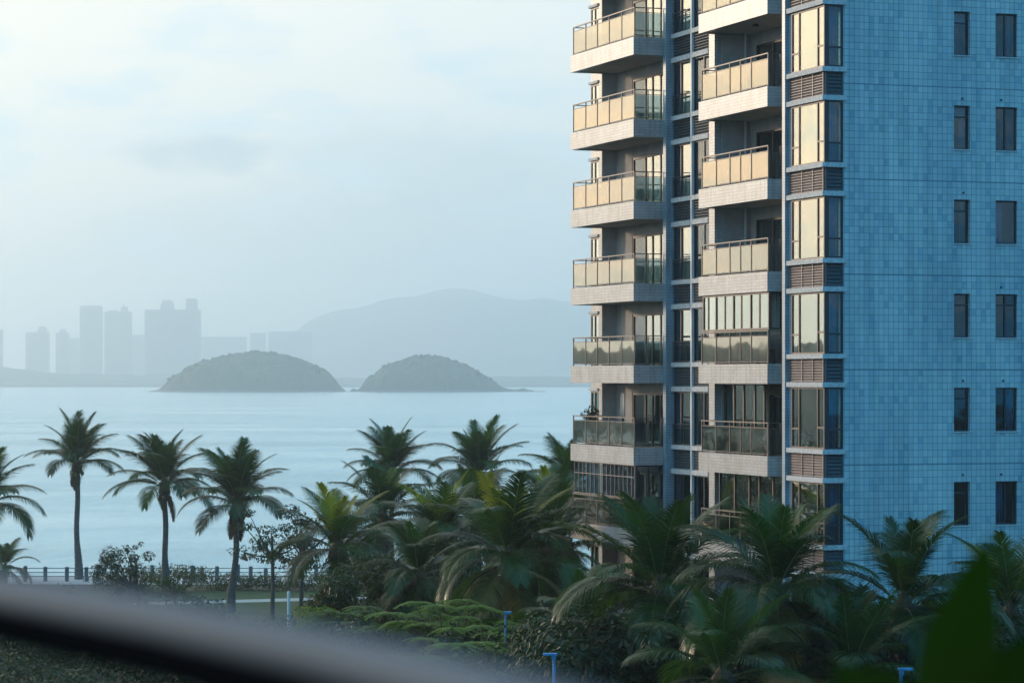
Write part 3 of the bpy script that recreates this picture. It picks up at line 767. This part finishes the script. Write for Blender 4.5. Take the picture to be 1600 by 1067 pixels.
def palm(px, py, D, label, size=1.0, n=24, seed=0, lean=(0,0), tr=.17, lo=1.0, young=0, nuts=4, orange=False, yaw0=None, name='coconut_palm', base_h=0, bulge=0):
    """crown centre at photo pixel (px,py) and distance D; the trunk goes down to the ground"""
    n = int(n*(1.25 if D > 90 else .80)); r = random.Random(seed*7+3); c0 = at(px, py, D)
    gx, gy = c0.x + lean[0], c0.y + lean[1]
    root = empty(name, (gx, gy, base_h)); tag(root, label, 'palm tree', 'coconut palms along the shore')
    top = Vector((-lean[0], -lean[1], c0.z - base_h)); hgt = top.z
    mb = MB(); pts = []; rads = []
    for i in range(57):
        t = i/56; bow = math.sin(t*math.pi/2)
        pts.append(Vector((top.x*bow + bulge*math.sin(t*math.pi)**2 + .05*math.sin(t*9+seed), top.y*bow, top.z*t - (.2 if i == 0 else 0)))); rads.append(tr*(1.35 - .55*min(1, t*3) if t < .33 else .80 - .1*t) * (1.0 + (.05 if i % 2 else -.04) + r.uniform(-.02,.02)))
    mb.tube(pts, rads, 10); mb.build('trunk', BARK, root, True)
    mb = MB(); k = size
    mb.tube([top+Vector((0,0,-.55*k)), top+Vector((0,0,-.25*k)), top+Vector((0,0,.15*k)), top+Vector((0,0,.6*k))], [tr*.9, tr*1.6, tr*1.3, tr*.3], 9)
    for q in range(9):
        a = r.uniform(0, 6.28); x, y = math.cos(a), math.sin(a); l = r.uniform(.35, .9)*k
        p0 = top + Vector((x*tr, y*tr, -.2)); mb.tube([p0, p0+Vector((x*.2, y*.2, -.25*l)), p0+Vector((x*.24, y*.24, -l))], [.05, .035, .008], 5)
    mb.build('husk', HUSK, root)
    yaw = r.uniform(0, 6.28) if yaw0 is None else yaw0
    for i in range(n):
        t = (i+.5)/n
        e = min(7, t*7.2*lo); ci = int(e); yaw += 2.39996 + r.uniform(-.12, .12)
        me = FV[ci][r.randrange(3)]
        if young and i < young: me = YV[i % 2]
        o = link('frond', me, root); o.location = top + Vector((.05*math.cos(yaw), .05*math.sin(yaw), .25*k*(1-t)))
        s = size*(1.0 if i > 2 else .82)*r.uniform(.88, 1.08); o.scale = (s, s, s); o.rotation_euler = (r.uniform(-.12,.12), 0, yaw)
    for i in range(3 if D > 60 and nuts else 1):
        o = link('dead_frond', DV, root); o.location = top + Vector((0,0,-.1)); o.rotation_euler = (0,0,r.uniform(0,6.28)); q = size*r.uniform(.5,.85); o.scale = (q,q,q)
    for i in range(nuts):
        a = 6.28*i/max(1, nuts) + r.uniform(-.4,.4); o = link('coconut', NMO if orange else NM, root)
        o.location = top + Vector((math.cos(a)*(tr+.13), math.sin(a)*(tr+.13), -.32 - r.uniform(0, .35)))
    return root

# shoreline palms
palm(120, 728, 181, 'tall straight palm standing apart at the left, its whole trunk clear against the water', .98, 22, 1, (.1,0), .23, nuts=5, lo=.66)
palm(257, 762, 170, 'palm in the middle of the three tall ones on the left, trunk clear below', 1.05, 22, 2, (.15,0), .23, nuts=5, lo=.74)
palm(370, 790, 156, 'rightmost of the three tall palms on the left, its trunk foot on the lawn', 1.02, 22, 3, (-.35,0), .23, nuts=6, lo=.72)
palm(-22, 790, 150, 'palm cut by the left edge with only its right fronds showing', 1.0, 20, 4, (0,0), .2, lo=.85)
palm(8, 888, 176, 'short young palm low in the left corner above the pale rail', .62, 15, 5, (0,0), .14, nuts=0)
palm(612, 745, 168, 'left one of the two far palms rising behind the thicket against the sea', .95, 20, 6, (0,0), .2, lo=.70)
palm(748, 745, 168, 'right one of the two far palms rising behind the thicket against the sea', .98, 20, 7, (0,0), .2, lo=.70)
palm(890, 765, 150, 'palm half hidden behind the left edge of the apartment tower', .92, 24, 8, (0,0), .18)
# middle group
palm(528, 862, 112, 'palm with thick bent trunk and bright yellow-green young leaves left of the thicket', .86, 18, 9, (.1, .4), .27, young=6, nuts=3, lo=.9, bulge=-.55)
palm(690, 850, 118, 'yellow-green leaved palm deep in the thicket below the pair of far palms', .88, 24, 10, (0,0), .2, young=5)
palm(795, 880, 97, 'broad palm with orange coconuts in the centre of the thicket', .98, 22, 11, (0,0), .22, young=5, nuts=7, orange=True)
palm(862, 820, 128, 'shaggy green palm just left of the lowest tower balcony', .9, 24, 12, (0,0), .2, young=3)
palm(600, 815, 132, 'palm between the yellow-leaved palm and the left far palm, behind the glossy bush', .9, 22, 41, (0,0), .2, young=1)
palm(745, 825, 126, 'palm behind the palm with orange coconuts, under the right far palm', .9, 22, 42, (0,0), .2, young=2)
palm(858, 885, 106, 'palm just left of the bottom left balcony, right of the palm with orange coconuts', .88, 22, 43, (0,0), .2)
palm(655, 905, 106, 'short palm deep in shade over the glossy bush', .75, 18, 44, (0,0), .2)
# near group below the tower
palm(1030, 930, 74, 'large dark palm in front of the lower left balcony of the tower', 0.90, 30, 13, (-.05,0), .24, nuts=5, yaw0=.6)
palm(1212, 935, 70, 'large spiky palm in front of the bay windows of the tower', 0.85, 30, 14, (0,0), .24, nuts=5, yaw0=2.2)
palm(1412, 955, 72, 'dark palm in front of the blue side wall with upright orange-tipped leaves', 0.88, 26, 15, (0,0), .22, young=1)
palm(1580, 965, 76, 'palm cut off by the right edge in front of the blue wall', 0.83, 24, 16, (0,0), .22, young=2)
palm(1130, 1065, 66, 'low palm at the bottom edge between the two large palms', 0.70, 24, 17, (0,0), .22)
palm(1330, 1060, 68, 'low palm at the bottom edge below the corner of the tower', 0.70, 24, 18, (0,0), .22)
palm(905, 1000, 84, 'low dark palm below the left balconies of the tower', 0.73, 22, 19, (0,0), .22)

# ---- broadleaf shrubs and trees
def clump(mb, c_, rad, n, leaf, r, flat=.8, mi=0, droop=0):
    for _ in range(n):
        d = Vector((r.gauss(0,1), r.gauss(0,1), r.gauss(0,1))).normalized()
        rr = r.uniform(.45, 1.05)**.6; p = Vector(c_) + Vector((d.x*rad, d.y*rad, d.z*rad*flat))*rr
        nrm = (d*.7 + Vector((r.uniform(-.6,.6), r.uniform(-.6,.6), r.uniform(0,1)))).normalized()
        a = nrm.cross(Vector((r.uniform(-1,1), r.uniform(-1,1), r.uniform(-.3,.3)))).normalized(); b = nrm.cross(a)
        l = leaf*r.uniform(.7, 1.3); w = l*.42
        b0 = len(mb.v); mb.v += [tuple(p-a*l*.5), tuple(p+b*w*.5), tuple(p+a*l*.5-nrm*l*.12), tuple(p-b*w*.5)]
        mb.f.append((b0,b0+1,b0+2,b0+3)); mb.m.append(mi)
def broadleaf(name, px, py, D, w, h, label, mats, seed, leaf=.14, nc=26, per=170, flat=.75, cat='shrub', group=None, trunk=True, base=0.0):
    """crown top at photo pixel (px,py); w half width, h crown height in metres"""
    r = random.Random(seed); c0 = at(px, py, D)
    root = empty(name, (c0.x, c0.y, base)); tag(root, label, cat, group)
    top = c0.z - base; cz = top - h/2; mb = MB(); cs = []
    for i in range(nc):
        a = r.uniform(0, 6.28); q = math.sqrt(r.uniform(0, 1)); zz = r.uniform(-.5, .42)
        k = math.sqrt(max(.1, 1-(2*zz)**2*.75)); p = Vector((math.cos(a)*q*w*k, math.sin(a)*q*w*k, cz + zz*h)); rad = r.uniform(.16, .34)*min(w, h)
        cs.append(p); clump(mb, p, rad, per, leaf, r, flat)
    mb.build('crown', mats, root)
    tb = MB(); tb.tube([(0,0,-.2), (.05,.03,max(.3,(cz-h*.2)*.5)), (0,0,max(.5,cz))], [.14,.11,.07], 7)
    for p in cs[::2]:
        s = Vector((0,0,max(.3, cz-h*.35))); tb.tube([s, s.lerp(p,.5)+Vector((0,0,-.1)), p], [.06,.04,.015], 5)
    tb.build('trunk', BARK2, root); return root

LD = leaf_mat('dark_leaf', (.003,.014,.005), (.014,.044,.011), .25, .55, .8)
LM = leaf_mat('mid_leaf', (.010,.028,.008), (.05,.08,.015), .35, .4, .8)
LB = leaf_mat('bright_leaf', (.028,.080,.008), (.13,.22,.018), .45, .55, .8)

broadleaf('seaside_tree', 425, 790, 150, 2.6, 3.2, 'open dark broadleaf tree between the lawn palm and the thicket', LD, 31, .20, 24, 90, .45, 'tree')
broadleaf('seaside_tree', 470, 765, 152, 2.0, 4.2, 'tall sparse broadleaf tree behind the bent yellow-leaved palm', LD, 32, .20, 20, 80, .5, 'tree')
broadleaf('round_shrub', 203, 858, 168, 2.0, 2.6, 'dark round shrub with spiky tops between the two left tall palms', LD, 33, .18, 24, 120, .8)
broadleaf('sapling', 212, 838, 170, .9, 3.0, 'thin twiggy sapling sticking out of the round dark shrub', LD, 34, .16, 12, 40, .8, 'sapling')
broadleaf('round_shrub', 272, 885, 163, 1.6, 1.9, 'low bush at the foot of the middle tall palm', LM, 35, .15, 18, 110, .7)
broadleaf('broad_bush', 600, 868, 108, 2.7, 4.2, 'large glossy dark bush right of the bent palm trunk', LM, 36, .2, 52, 300, .8)
broadleaf('broad_bush', 700, 872, 112, 2.5, 4.2, 'dark bush below the yellow-green palm deep in the thicket', LD, 37, .2, 48, 280, .8)
broadleaf('round_shrub', 497, 945, 105, 1.7, 2.6, 'light green bush at the foot of the bent palm trunk', LB, 38, .17, 30, 260, .6)
broadleaf('broad_bush', 930, 945, 96, 3.2, 4.5, 'dark bush below the left balconies behind the low dark palm', LD, 39, .2, 46, 260, .8)

broadleaf('round_shrub', 530, 958, 96, 1.5, 2.2, 'low bright bush between the light green bush and the leftmost feathery tree', LB, 40, .17, 26, 240, .6)
# feathery flat-topped trees in front: layered horizontal sprays
def spray_mesh(seed):
    r = random.Random(seed); mb = MB()
    for i in range(11):                                   # leaves radiating from the twig end
        a = i*2.399 + r.uniform(-.2,.2); Lf = r.uniform(.55, .85); up = r.uniform(.0, .35)
        for k in range(13):
            s = (k+1)/13; rad = Lf*s; z = up*s*.5 - .34*s*s*Lf
            c0 = Vector((math.cos(a)*rad, math.sin(a)*rad, z)); lat = Vector((-math.sin(a), math.cos(a), 0))
            fw = Vector((math.cos(a), math.sin(a), 0))
            for sg in (-1, 1):
                l = .20*(1-.5*s)*r.uniform(.8,1.2); d = (lat*sg + fw*.5).normalized(); w = .030
                e = c0 + d*l + Vector((0,0,-.04*l/.1*r.uniform(.3,1)))
                b = len(mb.v); mb.v += [tuple(c0-fw*w*.6), tuple(e-fw*w), tuple(e+fw*w*.6), tuple(c0+fw*w*1.1)]
                mb.f.append((b,b+1,b+2,b+3)); mb.m.append(0)
    return mb
SP = [spray_mesh(k) for k in range(4)]
def feathery(px, py, D, w, label, seed, n=34):
    r = random.Random(seed); c0 = at(px, py, D); root = empty('flat_topped_tree', (c0.x, c0.y, 0)); tag(root, label, 'tree', 'feathery flat-topped trees')
    mb = MB(); tb = MB(); top = c0.z; tb.tube([(0,0,-.2), (.1,.05,top*.5), (0,0,top-1.1)], [.15,.12,.07], 7)
    for i in range(n):
        a = r.uniform(0, 6.28); q = math.sqrt(r.random()); p = Vector((math.cos(a)*q*w, math.sin(a)*q*w, top - r.uniform(0, .9) - r.choice((0, 0, .6, 1.2, 1.9))*r.uniform(.7,1.2)))
        s = SP[r.randrange(4)]; b = len(mb.v); ca, sa = math.cos(a*3), math.sin(a*3); k = r.uniform(.65, 1.15)
        for v in s.v: mb.v.append((p.x + (v[0]*ca-v[1]*sa)*k, p.y + (v[0]*sa+v[1]*ca)*k, p.z + v[2]*k))
        for f in s.f: mb.f.append(tuple(b+x for x in f)); mb.m.append(0)
        st = Vector((0,0,top-2.2)); tb.tube([st, st.lerp(p,.6)+Vector((0,0,-.15)), p], [.045,.028,.010], 5)
    mb.build('crown', LB, root); tb.build('trunk', BARK2, root); return root
feathery(560, 945, 96, 1.7, 'leftmost feathery flat-topped tree, just right of the light green bush', 51, 40)
feathery(640, 952, 93, 1.8, 'feathery flat-topped tree below the large glossy bush', 52)
feathery(700, 936, 90, 1.9, 'highest of the feathery flat-topped trees, in front of the central palm', 53)
feathery(775, 965, 86, 1.9, 'feathery flat-topped tree under the trunk of the palm with orange coconuts', 54)
feathery(850, 975, 84, 1.8, 'rightmost feathery flat-topped tree, left of the large dark palm', 55)
feathery(700, 995, 80, 2.0, 'feathery flat-topped tree lower down next to the pale rail', 56)
feathery(815, 1020, 76, 2.0, 'lowest feathery flat-topped tree, at the bottom edge beside the blue lamp post', 57)

# dark undergrowth: one mass nobody could count
def undergrowth():
    r = random.Random(90); mb = MB()
    spots = []
    for i in range(230):
        D = r.uniform(79, 150); px = r.uniform(455, 1640)
        if px > 840: D = r.uniform(72, 84)
        spots.append((px, D))
    for px, D in spots:
        ytop = 965 + (px < 840)*(-45 if D > 110 else 10) + r.uniform(-15, 40)
        p = at(px, ytop, D); 
        if px < 560: p.z = min(p.z, 1.8)
        rad = r.uniform(.8, 1.5)
        for k in range(3):
            q = p + Vector((r.uniform(-1,1), r.uniform(-1,1), -rad*.6 - k*1.4))
            if q.z < .3: continue
            clump(mb, q, rad, 260, .24, r, .8)
    # hedge-like growth near the front left, under the rail
    for i in range(190):
        D = r.uniform(100, 141); px = r.uniform(-60, 450 - max(0, D-125)*12); p = at(px, 1090, D); z0 = r.uniform(.5, 1.9)
        clump(mb, (p.x, D, z0), r.uniform(.8,1.4), 200, .24, r, .8)
    return mb
tag(undergrowth().build('undergrowth', LD), 'dark mass of undergrowth filling the gaps between the palms', 'undergrowth', kind='stuff')
r = random.Random(5); mb = MB()
for i in range(150):
    x = -25.5 + 21*i/149; q = max(0, 1-abs(x+20.5)/3.0)
    clump(mb, (x, 171.5 + r.uniform(-.8,.8), r.uniform(.3,.8)+q*r.uniform(0,.9)), r.uniform(.45,.8), 90, .16, r, .8)
tag(mb.build('hedge', LM), 'long low hedge in front of the seaside fence behind the pale path', 'hedge')

r = random.Random(77); mb = MB()      # wood added out of view on the left, to darken reflections in the lower windows
for i in range(170):
    x = r.uniform(-125, -44); y = r.uniform(150, 182) - (x+44)*.1; zt = r.uniform(6.5, 10.5)
    for k in range(3): clump(mb, (x+r.uniform(-1,1), y+r.uniform(-1,1), max(1, zt-1.5-k*3)), r.uniform(1.6, 2.4), 120, .45, r, .9)
tag(mb.build('added_wood', LD), 'added wood out of view on the left, darkening the lower window reflections', 'wood', kind='stuff')

# ---- seaside fence
fe = empty('seaside_fence', (0, 179, 0)); tag(fe, 'weathered post and rail fence along the seaside promenade', 'fence')
WOOD = mat('fence_wood', (.10,.12,.14), .85, var=.3, varscale=8)
for px in [-30, 5, 40, 73, 107, 138, 150, 178, 236, 260, 300, 319, 340, 368, 393, 420, 455, 490, 530]:
    x = (px + random.Random(px).uniform(-5,5) - 800)*179/F; mb = MB(); hh = random.Random(px).uniform(.85, 1.12); mb.tube([(x,0,-.1),(x,0,hh),(x,0,hh+.02)], [.13,.13,.10], 8); mb.build('post', WOOD, fe)
for zz in (.32, .58, .84):
    mb = MB(); mb.tube([((-60-800)*179/F, .0, zz), ((600-800)*179/F, .0, zz+.01)], .026, 6); mb.build('rail', WOOD, fe)
# promenade beyond the fence
mb = MB(); mb.quad((-45, 176.5, .006), (10, 176.5, .006), (10, 183.5, .006), (-45, 183.5, .006))
tag(mb.build('promenade', mat('promenade_paving', (.45,.44,.43), .8, var=.12)), kind='structure')

# ---- lamp posts and poles
def lamp(px, py, D, label, s=1, k=1):
    p = at(px, py, D); root = empty('lamp_post', (p.x, p.y, 0)); tag(root, label, 'lamp post', 'blue garden lamp posts')
    mb = MB(); mb.tube([(0,0,0),(0,0,.12),(0,0,.13),(0,0,p.z-.05)], [.09,.09,.045*k,.04*k], 8); mb.build('pole', M['blue'], root)
    mb = MB(); mb.box(-.27*s*k, .07*s*k, -.08, .08, p.z-.05, p.z); mb.box(-.06*s*k, .04*s*k, -.05, .05, p.z-.16, p.z-.052); mb.build('lamp_head', M['blue'], root)
lamp(866, 1020, 68, 'blue lamp post at the bottom edge beside the feathery trees')
lamp(1408, 1043, 64, 'blue lamp post at the bottom edge under the palm before the blue wall', -1)
lamp(790, 955, 83, 'farther blue lamp post half buried among the feathery trees', -1, .65)
p = at(451, 925, 134); po = empty('marker_pole', (p.x, p.y, 0)); tag(po, 'plain white pole standing on the lawn left of the bent palm', 'pole')
mb = MB(); mb.tube([(0,0,0),(0,0,p.z)], .07, 10); mb.build('shaft', M['whitep'], po); mb = MB(); mb.tube([(0,0,p.z),(0,0,p.z+.05)], [.085,.05], 10); mb.build('cap', M['whitep'], po)

# ---- things on the balconies
fz5 = Z(11.8-15)+.55
rt = empty('potted_plant', bworld(.25, 21.0, fz5)); tag(rt, 'leafy potted plant at the railing of the left balcony second from the bottom', 'potted plant')
mb = MB(); mb.tube([(0,0,0),(0,0,.32),(0,0,.34)], [.13,.19,.17], 12); mb.build('pot', mat('clay_pot', (.3,.14,.09), .8), rt)
mb = MB(); r = random.Random(3)
for k in range(7): clump(mb, (r.uniform(-.3,.3), r.uniform(-.3,.3), .7+r.uniform(0,.75)), .22, 60, .12, r)
mb.build('foliage', LM, rt)
rt = empty('clothes_rack', bworld(.6, 18.6, fz5)); tag(rt, 'washing hung on a line inside the left balcony second from the bottom', 'laundry')
mb = MB(); mb.tube([(0,-1.2,2.05),(0,1.6,2.05)], .012, 6); mb.build('line', M['pipe'], rt)
for k, (q, w, l, mm) in enumerate(((-.9,.35,.9,'curtain_w'),(-.3,.4,1.1,'curtain_d'),(.4,.3,.8,'curtain_w'),(.95,.4,1.25,'curtain_b'))):
    o = curtain('v', 0, q, q+w, 2.04-l, 2.04, M[mm], rt, .03, .2, k, 'garment')

# ================================================================ CAMERA'S OWN BALCONY (out of focus)
RAILM = mat('painted_handrail', (.10,.16,.235), .75, 0, spec=.15)
hr = empty('handrail', (0, 1.1, H-1.2)); tag(hr, 'blurred curved metal handrail crossing the bottom left corner up close', 'handrail')
def rp(px, ytop, D):     # centre of the tube whose upper edge shows at ytop
    p = at(px, ytop, D); return (p.x - 0, p.y - 1.1, p.z - .0115 - (H-1.2))
pts = [rp(-1500, 765, 4.0), rp(-700, 818, 2.6), rp(-300, 862, 2.05), rp(0, 898, 1.75), rp(250, 935, 1.47), rp(500, 981, 1.27), rp(700, 1024, 1.10), rp(900, 1079, .95), rp(1150, 1160, .80), rp(1500, 1300, .62)]
mb = MB(); mb.tube(pts, .0115, 24); mb.build('rail', RAILM, hr, True)
mb = MB(); mb.tube([(q[0], q[1]+.001, q[2]-.019) for q in pts], .0115, 24); mb.build('rail_shade', mat('underside_shade', (.005,.007,.011), .6, spec=0), hr, True)  # added black tube, stands in for the shade on the rail's underside
for q in (pts[0], pts[-1]):
    mb = MB(); mb.tube([(q[0], q[1], 0), (q[0], q[1], q[2]-.03)], .018, 10); mb.build('post', RAILM, hr)
fl = MB(); fl.box(-3.6, 2.5, -1.5, 4.1, H-1.35, H-1.2); tag(fl.build('balcony_floor', mat('terrace_floor', (.06,.06,.06), .8)), kind='structure')
# the building the photographer stands on: its wall behind and the slab overhead
fl = MB(); fl.box(-9, 9, -7, -1.5, -.3, H-1.36); fl.box(-9, 9, -7, -1.5, H-1.34, H+9); fl.box(-3.6, 2.5, -1.49, .35, H+1.6, H+1.75)
tag(fl.build('viewing_building', mat('viewing_wall', (.20,.20,.21), .8, var=.1)), 'building the picture is taken from, behind the viewpoint', 'building', kind='structure')
# potted plant with broad leaves, blurred
pl = empty('potted_plant', (.40, 2.35, H-1.2)); tag(pl, 'blurred broad-leaved green plant up close in the bottom right corner', 'potted plant')
mb = MB(); mb.tube([(0,0,0),(0,0,.4),(0,0,.42)], [.15,.22,.20], 16); mb.build('pot', mat('grey_pot', (.12,.12,.12), .7), pl)
PLM = leaf_mat('near_leaf', (.004,.020,.002), (.009,.039,.004), .35, .6)
def blade(base, tip, w, bow):
    mb = MB(); b, t = Vector(base), Vector(tip); n = 12; d = (t-b); side = d.cross(Vector((0,1,0))).normalized()
    for i in range(n+1):
        s = i/n; p = b + d*s + Vector((0, bow*math.sin(math.pi*s), bow*.3*math.sin(math.pi*s))); ww = w*math.sin(math.pi*min(1, .06+.94*s)**.8)*.5 + .002
        mb.v += [tuple(p-side*ww), tuple(p+Vector((0,.004,-.006))), tuple(p+side*ww)]
    for i in range(n):
        a = 3*i; mb.f += [(a,a+3,a+4,a+1), (a+1,a+4,a+5,a+2)]; mb.m += [0,0]
    mb.tube([(0,0,.38), (b*.6)+Vector((0,0,.2)), b], .006, 6)
    return mb.build('leaf', PLM, pl, True)
def lp(px, py, D): q = at(px, py, D); return (q.x-.40, q.y-2.35, q.z-(H-1.2))
blade(lp(1470, 1190, 2.3), lp(1545, 842, 2.25), .058, .02)
blade(lp(1400, 1130, 2.4), lp(1190, 1062, 2.5), .05, -.03)
blade(lp(1500, 1180, 2.35), lp(1640, 985, 2.3), .05, .02)
blade(lp(1450, 1190, 2.3), lp(1300, 1040, 2.2), .06, .02)

# ================================================================ HAZE
mb = MB(); mb.box(-9600, 9600, -900, 11700, -12, 385)
hm = bpy.data.materials.new('haze_air'); hm.use_nodes = True; t = hm.node_tree; t.nodes.clear()
pv = N(t, 'ShaderNodeVolumePrincipled'); pv.inputs['Color'].default_value = (.78, .89, .955, 1)
pv.inputs['Density'].default_value = .00026; pv.inputs['Anisotropy'].default_value = .64
ou = N(t, 'ShaderNodeOutputMaterial'); L(t, pv.outputs[0], ou.inputs['Volume'])
hz = mb.build('haze', hm); tag(hz, kind='stuff')
